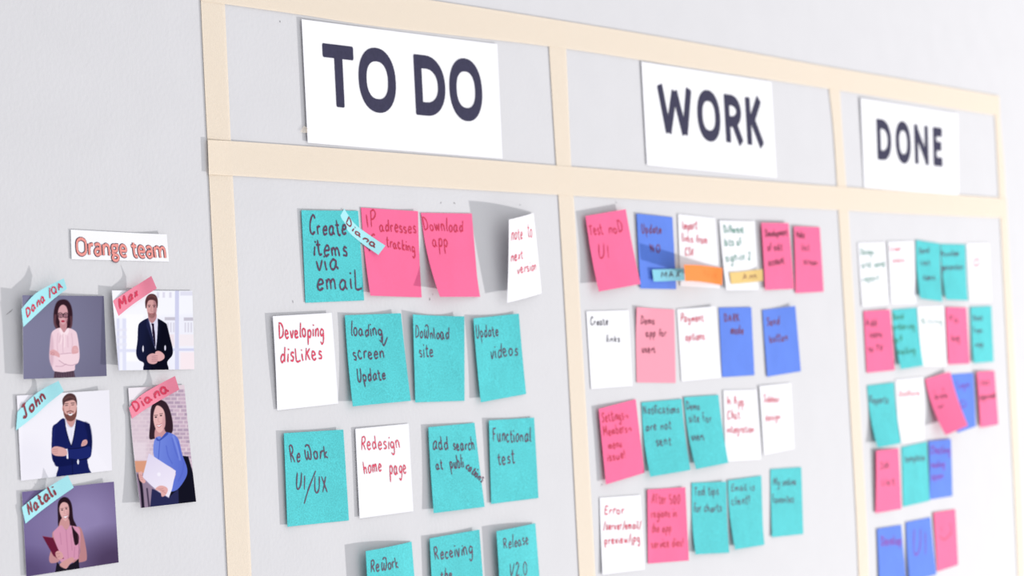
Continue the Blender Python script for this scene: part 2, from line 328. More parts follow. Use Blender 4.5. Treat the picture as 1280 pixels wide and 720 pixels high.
def heading(corners, gaps, bend, z, letters, y_at, stroke, label):
    """letters: (char, x0, x1) in crop pixels; y_at: (top0, top1, bot0, bot1) = (x, y) pairs; z: crop origin and scale"""
    s = quad_sheet(corners, gaps, bend); o = s.build('heading_sheet', M['sheet'], 20, 10, .0002)
    tag(o, label, 'paper sign', 'printed column headings')
    f = lambda x, y: s.uv((z[0] + x / z[2], z[1] + y / z[2]))
    (tx0, ty0), (tx1, ty1), (bx0, by0), (bx1, by1) = y_at
    v1 = (f(tx0, ty0)[1] + f(tx1, ty1)[1]) / 2; v0 = (f(bx0, by0)[1] + f(bx1, by1)[1]) / 2
    for ch, x0, x1 in letters:
        xm = (x0 + x1) / 2; ym = (ty0 + (ty1 - ty0) * (xm - tx0) / (tx1 - tx0) + by0 + (by1 - by0) * (xm - bx0) / (bx1 - bx0)) / 2
        u0 = f(x0, ym)[0]; u1 = f(x1, ym)[0]
        L, cl = letter_strokes(ch, (u0, u1, v0, v1), stroke / 2 / s.W, stroke / 2 / s.H)
        s.ribbons('letter', [dense(l) for l in L], stroke, M['print'], o, .0004, closed=cl)
    return s
heading([(376.8, 24), (621.4, 55), (628, 198.5), (384.5, 178.5)], (6, 3, 2, 6), (.0, -.0008, .0), (360, 0, 3.272),
        [('T', 143, 266), ('O', 284, 434), ('D', 512, 637), ('O', 655, 791)], ((143, 175), (510, 222), (216, 440), (525, 469)), .0114,
        'white paper sign with the printed words TO DO, the leftmost big heading')
heading([(801.5, 77), (964, 102), (971, 222.5), (808.5, 206.5)], (3, 1.5, 1, 2.5), (0, -.0006, 0), (680, 0, 3),
        [('W', 427, 555), ('O', 573, 658), ('R', 676, 740), ('K', 756, 818)], ((430, 318), (805, 369), (475, 512), (815, 545)), .0114,
        'white paper sign with the printed word WORK, the middle big heading')
heading([(1075.5, 122.5), (1197, 142), (1198.5, 245), (1080, 234.5)], (3.5, 2, .7, .7), (0, -.0006, 0), (1020, 80, 3.79),
        [('D', 289, 358), ('O', 378, 450), ('N', 467, 533), ('E', 555, 598)], ((290, 268), (590, 297), (305, 465), (595, 481)), .0114,
        'white paper sign with the printed word DONE, the rightmost big heading')

scrap = M['tape'].copy(); scrap.name = 'clear_tape'; scrap.node_tree.nodes['Principled BSDF'].inputs['Alpha'].default_value = .45
th = [o_ for o_ in bpy.data.objects if o_.name == 'heading_sheet'][0]
pts = [at(q, h) - np.array(th.location) for q, h in (((375.5, 164.5), .0012), ((380, 157), .001), ((384.5, 160), .0022), ((384.5, 166), .0022), ((379, 166), .0018))]
obj('tape_scrap', pts, [(0, 4, 3, 2, 1)], scrap, th, smooth=False)

# the small "Orange team" label
s = quad_sheet([(88.2, 287), (208.2, 293), (211, 327), (89.3, 324)], (.5, 11, 2, .5), (0, -.0016, 0))
o = s.build('title_label', M['sheet'], 20, 4, .0002); tag(o, 'small white strip of paper printed Orange team in salmon letters', 'paper sign')
S_ = {  # printed small letters, width, strokes (x height 1)
'O': (1.2, '.58 1.42 .2 1.2 .12 .7 .2 .2 .58 -.02 .96 .2 1.04 .7 .96 1.2 .58 1.42'), 'r': (.62, '.16 1 .16 0|.16 .6 .32 .9 .58 .95'),
'a': (.86, '.14 .88 .42 1 .66 .82 .68 0|.66 .58 .3 .55 .12 .28 .3 .02 .56 .1 .67 .35'), 'n': (.9, '.14 1 .14 0|.14 .65 .38 .97 .66 .86 .72 .55 .72 0'),
'g': (.88, '.42 1 .18 .88 .18 .55 .42 .42 .64 .55 .64 .88 .42 1|.5 .98 .86 .98|.24 .44 .18 .2 .6 .06 .74 -.14 .56 -.4 .26 -.4 .12 -.18 .3 .08'),
'e': (.86, '.14 .52 .7 .52 .66 .85 .42 1 .2 .86 .12 .5 .22 .12 .46 0 .72 .1'), 't': (.66, '.3 1.3 .28 .3 .42 .02 .62 .06|.04 .98 .6 .98'), ' ': (.42, ''),
'm': (1.34, '.14 1 .14 0|.14 .65 .34 .97 .58 .9 .66 .55 .66 0|.66 .6 .88 .97 1.1 .9 1.18 .55 1.18 0')}
f = lambda x, y: s.uv((80 + x / 9.14, 280 + y / 9.14))
b0, b1 = f(133, 345), f(1162, 388); xh = (f(450, 225) - f(450, 352))[1]; tot = sum(S_[c][0] for c in 'Orange team') - .1; x = 0
for c in 'Orange team':
    L = []
    for st in S_[c][1].split('|'):
        if st: q = catmull(np.array(list(map(float, st.split()))).reshape(-1, 2), 5); L.append(b0 + (b1 - b0) * (x + q[:, :1]) / tot + q[:, 1:] * np.array([0, xh]))
    if L:
        lt = s.ribbons('letter', L, .0019, M['salmon'], o, .00056)
        s.ribbons('letter_outline', L, .0030, M['outline'], lt, .00032)
    x += S_[c][0]

# ------------------------------------------------------------------ sticky notes
Z = {'a': (370, 250, 5.333), 'b': (440, 250, 5.12), 'e': (335, 380, 5.144), 'g': (500, 380, 5.54), 'i': (345, 525, 5.144), 'k': (520, 515, 5.54),
     'm': (420, 640, 4.74), 'p': (710, 240, 5.14), 'r': (830, 240, 5.14), 'v': (710, 370, 3.765), 's': (730, 470, 4.267), 'f': (730, 570, 4.267),
     'd': (1040, 280, 4), 'u': (1060, 440, 5.14), 'z': (1060, 540, 4)}
def note(color, corners, gaps, z, ink, lines, label, group, bend=None, w=.0011, extra=(), name='sticky_note'):
    s = quad_sheet(corners, gaps, bend); o = s.build(name, M[color], 16, 16); tag(o, label, 'sticky note', group)
    zx, zy, zs = Z[z]; f = lambda x, y: s.uv((zx + x / zs, zy + y / zs)); L = []
    for t, x0, y0, x1, y1, h, *upx in lines:
        p0, p1 = f(x0, y0), f(x1, y1)
        if upx:
            L += hand(t, p0, p1, 1, up=f(x0 + upx[0], y0 - h) - p0); continue
        xh_ = (f((x0 + x1) / 2, (y0 + y1) / 2 - h) - f((x0 + x1) / 2, (y0 + y1) / 2))[1]
        L += hand(t, p0, p1, xh_)
    for e in extra:
        q = catmull(np.array([f(*p) for p in e]), 6); L.append(q)
    if L: s.ribbons('handwriting', L, w * (1.3 if group == GD else 1.14), M[ink], o, .00035, taper=.18)
    return s
GT = 'sticky notes in the TO DO column'; GW = 'sticky notes in the WORK column'; GD = 'sticky notes in the DONE column'
N_ = note
N_('teal', [(376.6, 262.8), (447.5, 263.5), (455, 375.5), (381.6, 378.5)], (5, 1, 1, 1), 'a', 'plum', [('Create', 82, 222, 335, 228, 55), ('items', 108, 360, 342, 372, 56), ('via', 128, 465, 285, 455, 56), ('emaiL', 130, 595, 438, 592, 62)], 'teal sticky note reading Create items via email, top left under TO DO', GT, w=.0016)
N_('pink', [(451, 259.4), (522.4, 264), (527, 371.7), (463, 369.5)], (2, 6, 3, 14), 'b', 'redp', [('IP', 98, 192, 162, 180, 50), ('adresses', 180, 212, 415, 225, 42), ('tracking', 226, 312, 410, 352, 34)], 'hot pink sticky note reading IP adresses tracking, below a small blue name tag', GT, w=.0011,
   extra=[[(120, 345), (128, 300), (130, 250), (145, 232), (152, 240)]], bend=(.0012, -.0008, 0))
N_('pink', [(526, 266), (589.6, 267), (600, 371), (550, 371)], (1, 2, 6, 36), 'b', 'redp', [('Download', 475, 215, 718, 228, 44), ('app', 535, 325, 632, 335, 46)], 'hot pink sticky note reading Download app, its lower left corner lifted', GT, w=.0011)
N_('white', [(636, 274.5), (666.5, 266.5), (676.7, 366.5), (633.7, 378.5)], (50, 3, 5, 27), 'b', 'red', [('note', 1010, 228, 1075, 215, 36), ('to', 1105, 205, 1142, 203, 36), ('next', 1008, 352, 1075, 332, 32), ('version', 1042, 432, 1170, 410, 32)], 'white sticky note peeling away from the wall, long shadow to its left', GT, bend=(-.0005, .002, 0), w=.0011)
N_('white', [(340.8, 395.2), (414.4, 391), (422.5, 504.5), (346.3, 513)], (9.5, 7, 2, 4), 'e', 'red', [('Developing', 62, 215, 358, 205, 46), ('disLiKes', 72, 372, 345, 348, 46)], 'white sticky note reading Developing dislikes in red', GT, w=.0013)
N_('teal', [(431, 394), (501, 391.5), (513.4, 501), (441, 508)], (9, 12, 8, 18), 'e', 'plum', [('loading', 537, 200, 748, 200, 42), ('screen', 553, 352, 758, 340, 44), ('Update', 578, 500, 765, 478, 40)], 'teal sticky note reading loading screen Update', GT, w=.0012,
   bend=(.0008, -.0006, -.001), extra=[[(737, 205), (752, 262), (776, 208)]])
N_('teal', [(516, 393), (580.3, 395.5), (580.5, 501), (519, 503)], (14, 14, 3, 7), 'g', 'plum', [('DoWnload', 105, 238, 355, 248, 42), ('site', 137, 374, 245, 372, 46)], 'teal sticky note reading Download site', GT, w=.0011, bend=(0, -.0005, -.0028))
N_('teal', [(591.7, 398), (648.4, 392), (657.6, 492.5), (601, 503)], (11, 7, 5, 14), 'g', 'plum', [('Update', 528, 238, 692, 218, 42), ('videos', 632, 378, 820, 352, 44)], 'teal sticky note reading Update videos, last of its row under TO DO', GT, w=.0011, bend=(.0006, -.0004, -.001))
N_('teal', [(354.7, 541.5), (429, 537), (436, 650.5), (359.2, 658.5)], (9.5, 9, 2, 9), 'i', 'plum', [('Re', 92, 265, 160, 262, 50), ('Work', 186, 250, 338, 240, 44), ('UI', 122, 442, 190, 440, 48), ('UX', 243, 462, 338, 462, 52)], 'teal sticky note reading ReWork UI/UX', GT, w=.0012, extra=[[(183, 535), (215, 430), (258, 322)]], bend=(0, -.0008, 0))
N_('white', [(444, 536), (510.6, 529.5), (516.5, 639), (449.4, 648)], (5, 1, 1.5, 6), 'i', 'red', [('Redesign', 542, 190, 797, 180, 44), ('home', 563, 347, 678, 327, 42), ('page', 727, 350, 838, 340, 48)], 'white sticky note reading Redesign home page in red', GT, w=.0011)
N_('teal', [(535.3, 534), (593, 528.5), (605.7, 633.5), (542.2, 641.5)], (9, 2, 6, 14.5), 'k', 'plum', [('add', 112, 248, 225, 246, 46), ('search', 255, 252, 405, 250, 38), ('at', 138, 382, 185, 380, 36), ('publi', 235, 378, 332, 368, 40), ('cations', 338, 372, 452, 478, 26, 15)], 'teal sticky note reading Add search at publications', GT, w=.0012)
N_('teal', [(611, 525.5), (667.5, 522), (673, 622.5), (613.9, 630)], (8.5, 5, 2, 5), 'k', 'plum', [('Functional', 530, 200, 797, 200, 44), ('test', 566, 357, 688, 348, 46)], 'teal sticky note reading Functional test', GT, w=.0012, bend=(0, -.0008, 0))
N_('teal', [(457, 689), (514.3, 677), (523, 785), (463, 795)], (26, 1, 4, 25), 'm', 'plum', [('ReWork', 198, 355, 355, 325, 36)], 'teal sticky note reading ReWork, cut by the lower edge of the picture', GT, w=.0011, bend=(0, .002, 0))
N_('teal', [(537, 673), (599, 662), (607, 768), (542, 780)], (10.5, 9, 6, 12), 'm', 'plum', [('Receiving', 583, 280, 812, 245, 38), ('the', 618, 398, 690, 392, 30)], 'teal sticky note reading Receiving the, cut by the lower edge of the picture', GT, w=.0012, bend=(0, -.0008, 0))
N_('teal', [(620.4, 664), (669, 654), (677, 757), (627, 770)], (18, 4, 4, 18), 'm', 'plum', [('Release', 988, 218, 1135, 187, 34), ('V2.0', 1018, 378, 1128, 372, 40)], 'teal sticky note reading Release V2.0, cut by the lower edge of the picture', GT, w=.0010, bend=(0, .001, 0))
# WORK
N_('pink', [(731.8, 270), (782, 261.5), (800.5, 355), (748.5, 364.5)], (12, 13, 12, 23), 'p', 'redp', [('Test', 140, 272, 228, 268, 34), ('noD', 262, 266, 358, 250, 34), ('UI', 195, 425, 268, 415, 42)], 'hot pink sticky note reading Test and UI, tilted, at the start of the WORK column', GW, w=.0012)
N_('blue', [(795.6, 267), (840.4, 271.5), (845.2, 361.5), (800.5, 360.5)], (4, 1, 1, 4), 'p', 'berry', [('Update', 470, 265, 600, 265, 28), ('NO', 528, 388, 592, 388, 28)], 'royal blue sticky note with a cyan strip at its foot', GW, w=.0012)
N_('white', [(847.3, 267.5), (893.2, 272.5), (900, 360.5), (850.4, 357.5)], (2, 1, 1, 2), 'r', 'red', [('Import', 115, 236, 210, 234, 24), ('links from', 112, 308, 278, 325, 24), ('CSV', 132, 400, 188, 396, 24)], 'white sticky note with red writing and an orange strip across its foot', GW, w=.0012)
N_('white', [(899, 275.5), (942.8, 276.5), (947.7, 362.5), (907.8, 363)], (3, 2, 2, 8), 'r', 'green', [('Different', 385, 268, 512, 270, 24), ('bits of', 388, 357, 502, 350, 24), ('sign-in 2', 398, 457, 558, 445, 28)], 'white sticky note with green writing and a yellow strip across its foot', GW, w=.0012)
N_('pink', [(951.6, 278.5), (985.6, 279), (992.4, 361), (956.5, 362.5)], (7.5, 6, 2, 6), 'r', 'berry', [('Development', 648, 285, 792, 275, 22), ('of edit', 662, 370, 758, 370, 24), ('account', 668, 470, 770, 452, 24)], 'hot pink sticky note with dark writing touched by the yellow strip', GW, w=.0013)
N_('pink', [(992.4, 283), (1024.5, 284), (1029.4, 364.5), (994.4, 366.5)], (5, 1, 1, 3), 'r', 'berry', [('Make', 850, 287, 902, 292, 22), ('list', 882, 367, 932, 368, 22), ('screen', 895, 452, 984, 462, 20)], 'hot pink sticky note, last of the top row in the WORK column', GW, w=.0012)
N_('white', [(732.6, 389), (785.7, 387.5), (790.5, 482.5), (738.7, 486.5)], (1, 1, .5, 1.5), 'v', 'black', [('Create', 103, 137, 187, 137, 17), ('links', 178, 218, 243, 216, 15)], 'white sticky note reading Create links in black', GW, w=.0010)
N_('rose', [(796, 384), (842.5, 387), (844.5, 478.5), (796, 478)], (6, 1, 1, 2), 'v', 'berry', [('Demo', 344, 130, 410, 130, 18), ('app for', 368, 188, 462, 186, 16), ('users', 348, 263, 412, 263, 18)], 'pale pink sticky note with a curled left edge', GW, w=.0011, bend=(.001, -.001, 0))
N_('white', [(846, 386.5), (894, 383), (901.5, 472), (851.7, 477)], (1, 6, 1, 1), 'v', 'red', [('Payment', 528, 120, 636, 115, 17), ('options', 550, 206, 642, 201, 17)], 'white sticky note reading Payment options in red, beside the pale pink one', GW, w=.0012)
N_('blue', [(898.6, 384.5), (939, 384), (943, 469), (902.5, 471.5)], (1.5, 2, 1, 1), 'v', 'berry', [('DARK', 733, 120, 806, 118, 18), ('mode', 763, 180, 824, 178, 20)], 'blue sticky note reading Dark mode, the left of two blue ones in its row', GW, w=.0014)
N_('blue', [(953, 387.5), (994, 382.5), (1001, 464), (959, 471)], (2, 8, 1, 3), 'v', 'berry', [('Send', 935, 140, 1000, 132, 19), ('button', 950, 217, 1037, 206, 19)], 'blue sticky note reading Send button, the right of two blue ones in its row', GW, w=.0014, bend=(0, -.0012, 0))
N_('pink', [(748.3, 511), (794.5, 499), (805.5, 591), (757.5, 605.5)], (9, 2, 6, 11), 's', 'redp', [('Settings->', 93, 246, 237, 226, 26), ('Members->', 102, 318, 255, 292, 24), ('menu', 130, 386, 202, 374, 22), ('issue!', 122, 452, 222, 432, 22)], 'hot pink sticky note reading Settings, its top right corner raised', GW, w=.0013)
N_('teal', [(802, 503), (852, 498.5), (863, 587.5), (813, 596)], (2, 2, 10, 16), 's', 'plum', [('Notifications', 320, 202, 510, 196, 22), ('are not', 336, 292, 470, 280, 22), ('sent', 392, 372, 470, 366, 26)], 'teal sticky note reading Notifications are not sent, its foot curling up', GW, w=.0010, bend=(.0022, 0, 0))
N_('teal', [(855, 496.5), (898, 493.5), (910.5, 578.5), (870, 586.5)], (3, 2, 10, 17), 's', 'plum', [('Demo', 550, 182, 624, 182, 22), ('site for', 568, 250, 688, 248, 22), ('users', 583, 347, 652, 344, 22)], 'teal sticky note reading Demo site, its foot curling up', GW, w=.0010, bend=(.0022, 0, 0))
N_('white', [(904, 488), (945.5, 487), (951, 574.5), (907, 577)], (2, 1, 1, 1), 's', 'red', [('In App', 760, 150, 852, 156, 24), ('Chat', 760, 226, 830, 222, 22), ('integration', 760, 298, 906, 295, 20)], 'white sticky note reading In App Chat in red', GW, w=.0012)
N_('white', [(949, 482.5), (988.5, 478.5), (993, 561), (954.5, 569)], (3, 1, 1, 1.5), 's', 'red', [('Sidebar', 955, 142, 1042, 139, 18), ('design', 968, 242, 1046, 232, 18)], 'white sticky note reading Sidebar design in red, last of its row', GW, w=.0011)
N_('white', [(749.5, 622), (800.5, 618.5), (806, 712), (753, 718.5)], (1, 1, 1, 5), 'f', 'red', [('Error', 103, 307, 214, 305, 22), ('/server/email/', 103, 388, 302, 384, 20), ('preview/jpg', 108, 466, 298, 452, 20)], 'white sticky note reading Error in red, lowest left of the WORK column', GW, w=.0011)
N_('pink', [(809.2, 612), (856.5, 609), (861, 700.5), (810, 704.5)], (4, 5, 1, 2), 'f', 'redp', [('After 500', 358, 250, 512, 250, 25), ('regions in', 358, 322, 497, 318, 22), ('the app', 360, 400, 467, 396, 22), ('service dies!', 358, 484, 530, 476, 22)], 'hot pink sticky note with four lines of writing, bottom WORK row', GW, w=.0013, bend=(0, -.001, 0))
N_('teal', [(864.5, 603.5), (908, 602), (911.6, 691), (869.4, 693)], (1, 6, 6, 11), 'f', 'plum', [('Tool tips', 588, 212, 720, 207, 22), ('for charts', 590, 304, 740, 298, 22)], 'teal sticky note reading Tool tips for charts', GW, w=.0010, bend=(.0018, -.0006, 0))
N_('teal', [(910, 600.5), (951.5, 594.5), (955.5, 681), (919, 687)], (3, 1, 4, 14), 'f', 'plum', [('Email is', 786, 194, 910, 190, 22), ('client?', 796, 274, 892, 266, 22)], 'teal sticky note touching the Tool tips note on its right', GW, w=.0010, bend=(.0022, 0, 0))
N_('teal', [(963, 586.5), (1001.5, 584), (1004, 667.5), (965, 671.5)], (1, 1, 1, 4), 'f', 'plum', [('My online', 1006, 157, 1130, 154, 20), ('favorites', 1006, 250, 1118, 246, 20)], 'teal sticky note set apart, last of the bottom row in the WORK column', GW, w=.0010)
# DONE
N_('white', [(1072, 303.5), (1105.5, 302.5), (1111.5, 380), (1077.5, 383.5)], (1, 1, 1, 2), 'd', 'green', [('Design', 140, 153, 210, 151, 15), ('and send', 148, 216, 264, 212, 16), ('report', 152, 290, 234, 280, 16)], 'white sticky note with three lines in green, first under DONE', GD, w=.0010)
N_('white', [(1109.5, 302), (1142, 301.5), (1145, 379), (1113.5, 380)], (2, 1, 1, 1.5), 'd', 'red', [('User', 288, 136, 344, 134, 12), ('docs', 303, 195, 359, 192, 12)], 'white sticky note with two faint red words, second under DONE', GD, w=.0009)
N_('teal', [(1145, 300), (1175, 304.5), (1178, 377), (1150.5, 373)], (2, 1, 5, 10), 'd', 'plum', [('Send', 436, 152, 487, 147, 14), ('list', 448, 212, 492, 210, 14), ('items', 458, 286, 517, 284, 14)], 'teal sticky note with three dark words in the top row under DONE', GD, w=.0011, bend=(.0018, 0, 0))
N_('teal', [(1176, 305), (1206.5, 305.5), (1210, 375.5), (1182.5, 374.5)], (1, 1, 3, 9), 'd', 'plum', [('Number', 548, 167, 637, 164, 14), ('generator', 555, 237, 657, 233, 14)], 'teal sticky note with two dark words in the top row under DONE', GD, w=.0011, bend=(.0016, 0, 0))
N_('white', [(1208, 304), (1236, 304), (1239, 376.5), (1212, 377)], (1, .5, .5, 1), 'd', 'red', [('o', 698, 214, 738, 212, 34)], 'white sticky note with a faint pink ring, last of the top row under DONE', GD, w=.0012)
N_('pink', [(1079.5, 389), (1112.5, 387), (1118.5, 462.5), (1083.5, 466)], (2, 4, 2, 2), 'd', 'berry', [('Add', 168, 507, 222, 507, 17), ('icons', 188, 562, 249, 560, 15), ('to TV', 180, 634, 252, 627, 15)], 'hot pink sticky note, first of the second row under DONE', GD, w=.0013)
N_('teal', [(1115.5, 387), (1145.5, 384.5), (1154, 457), (1126, 461.5)], (1, 1, 6, 12), 'd', 'green', [('Send', 306, 480, 360, 476, 14), ('ordering', 310, 532, 417, 527, 15), ('of', 320, 596, 362, 592, 14), ('mailing', 333, 654, 420, 647, 15)], 'teal sticky note with four lines in dark green under DONE', GD, w=.0015, bend=(.0018, 0, 0))
N_('white', [(1146.5, 383), (1180, 382), (1183.5, 457.5), (1154, 458)], (1, 1, 1, 5), 'd', 'green', [('Billing', 448, 507, 552, 510, 16)], 'white sticky note with one green word between teal and pink ones under DONE', GD, w=.0008, bend=(.001, 0, 0))
N_('pink', [(1182, 384), (1208, 384.5), (1212, 454.5), (1185.5, 455.5)], (3, 1, 1, 3), 'd', 'berry', [('Fix', 583, 487, 630, 492, 15), ('bug', 596, 582, 637, 580, 15)], 'hot pink sticky note with two short words, second row under DONE', GD, w=.0014)
N_('teal', [(1213, 384), (1239, 382.5), (1242, 452), (1217, 454)], (2, 1, 1, 5), 'd', 'plum', [('Book', 706, 482, 754, 482, 13), ('from', 708, 547, 754, 547, 13), ('map', 716, 617, 757, 614, 13)], 'teal sticky note, last of the second row under DONE', GD, w=.0010)
N_('teal', [(1084, 482), (1117.5, 478), (1126, 554), (1097, 559.5)], (1, 2, 8, 15), 'u', 'plum', [('Reports', 146, 342, 267, 340, 26)], 'teal sticky note with one dark word, first of the third row under DONE', GD, w=.0010, bend=(.0026, 0, 0))
N_('white', [(1119, 475), (1154, 471.5), (1155, 549), (1127, 554)], (1, 1, 1, 7), 'u', 'red', [('Webform', 328, 302, 462, 299, 20)], 'white sticky note with one faint red word beside the tilted pink one', GD, w=.0009, bend=(.002, 0, 0))
N_('pink', [(1156.7, 474), (1187.4, 464.5), (1209.8, 532), (1182, 544)], (3, 8, 22, 26), 'u', 'berry', [('ask', 570, 305, 655, 296, 18)], 'hot pink sticky note tilted and standing off the wall, over a blue one', GD, w=.0011,
   extra=[[(560, 250), (569, 270)], [(618, 228), (626, 256)], [(590, 352), (606, 362), (628, 345)], [(630, 268), (634, 295)]])
N_('blue', [(1188, 468), (1216.5, 466), (1219.5, 533), (1197, 541)], (1, 1, 1, 1), 'u', 'purple', [('Login', 705, 247, 782, 242, 24)], 'blue sticky note half hidden behind the tilted pink one', GD, w=.0013, extra=[[(745, 325), (728, 345), (735, 375), (760, 360), (755, 330)]])
N_('pink', [(1221, 465), (1243, 463.5), (1248, 530.5), (1225.5, 534.5)], (6, 1, 1, 5), 'u', 'berry', [('list', 848, 210, 907, 207, 18), ('approved', 845, 302, 950, 290, 18)], 'hot pink sticky note, last of the third row under DONE', GD, w=.0015)
N_('pink', [(1095, 563.5), (1123, 560.5), (1126.5, 636), (1094.5, 641.5)], (7, 1, 1, 4), 'z', 'berry', [('Job', 158, 178, 202, 168, 16), ('list', 165, 258, 230, 252, 18)], 'pink sticky note, first of the fourth row under DONE', GD, w=.0011)
N_('teal', [(1127, 559), (1158.5, 552), (1162, 626), (1129, 633.5)], (1, .5, .5, 1), 'z', 'plum', [('template', 283, 148, 382, 136, 16)], 'pale teal sticky note in the middle of the fourth row under DONE', GD, w=.0010)
N_('blue', [(1161, 551.5), (1188.5, 548.5), (1190.5, 620), (1162, 624.5)], (3, 3, 1, 1), 'z', 'purple', [('Checking', 410, 107, 510, 104, 18), ('mailing', 413, 174, 482, 172, 16), ('open', 415, 236, 476, 230, 18)], 'blue sticky note with three purple lines, last of the fourth row under DONE', GD, w=.0018)
N_('blue', [(1096.5, 661), (1126.5, 656), (1133, 733), (1100, 741)], (2.5, 1, 1, 4), 'z', 'purple', [('Develop', 163, 562, 267, 552, 20)], 'blue sticky note with one purple word, lowest left under DONE', GD, w=.0022)
N_('blue', [(1132.5, 653), (1163, 646.5), (1170.5, 718), (1137, 727)], (2, 1, 4, 7), 'z', 'purple', [('UI', 318, 612, 395, 600, 58)], 'blue sticky note reading UI in big purple letters', GD, w=.0020)
N_('pink', [(1167, 641), (1194, 636.5), (1197.5, 706), (1171.5, 714.5)], (3, 1, 1, 1), 'z', 'redp', [], 'pink sticky note with a faint drawn face, lowest right under DONE', GD, w=.0009,
   extra=[[(465, 480), (468, 500)], [(510, 455), (512, 480)], [(455, 520), (480, 540), (512, 510), (515, 480)]])

# ------------------------------------------------------------------ narrow strips and name tags
def tagstrip(name, m, A, B, gaps, label, cat, group, text=None, u=(.1, .9), v=.3, xh=.3, ink='maroon', w=.0012, nu=24):
    """A, B: seen points of the upper and lower long edge from the left end to the right end"""
    hs = [max(lift_of(p, g), .0009) for p, g in zip(A, gaps)]
    a = [at(p, h) for p, h in zip(A, hs)]; b = [at(p, h) for p, h in zip(B, hs)]
    s = Sheet(b, a); o = s.build(name, M[m], nu, 4, .00015); tag(o, label, cat, group)
    if text:
        L = hand(text, (u[0], v), (u[1], v), xh)
        s.ribbons('handwriting', L, w, M[ink], o, .0003, taper=.15)
    return o
tagstrip('name_tag', 'sky', [(430, 261), (443, 279.5), (462, 294), (481.6, 307)], [(424, 272), (436.5, 290.5), (454, 305.5), (472.8, 318.5)], (3, 3, 5, 14),
         'light blue name tag bent across the first teal and pink notes', 'name tag', 'name tags', 'Diana', (.15, .88), .32, .27, 'maroon', .0014)
GS = 'coloured strips at the foot of the top WORK notes'
tagstrip('tag_strip', 'orange', [(855, 331), (872, 331.5), (889, 333.2), (903, 335)], [(856.5, 351), (872, 351.8), (889, 354), (902.5, 356.5)], (60, 34, 11, 6),
         'orange strip across the foot of the white note with red writing', 'tag', GS, 'Nik', (.45, .85), .35, .22, 'orange', .001)
tagstrip('tag_strip', 'cyan', [(815, 337), (828, 336.6), (842, 336), (855, 335.5)], [(817, 352), (830, 351.6), (843, 351), (856, 350.5)], (10, 7, 5, 6),
         'cyan strip with a short word, leftmost of three strips on the top WORK row', 'tag', GS, 'MAX', (.22, .85), .3, .25, 'black', .0012)
tagstrip('tag_strip', 'gold', [(912, 340.5), (926, 339.5), (940, 337.8), (953, 336.5)], [(914, 355), (927, 354), (941, 352.5), (953.5, 351)], (8, 6, 5, 9),
         'yellow strip at the foot of the white note with green writing', 'tag', GS, 'Ann', (.35, .8), .3, .25, 'berry', .0009)

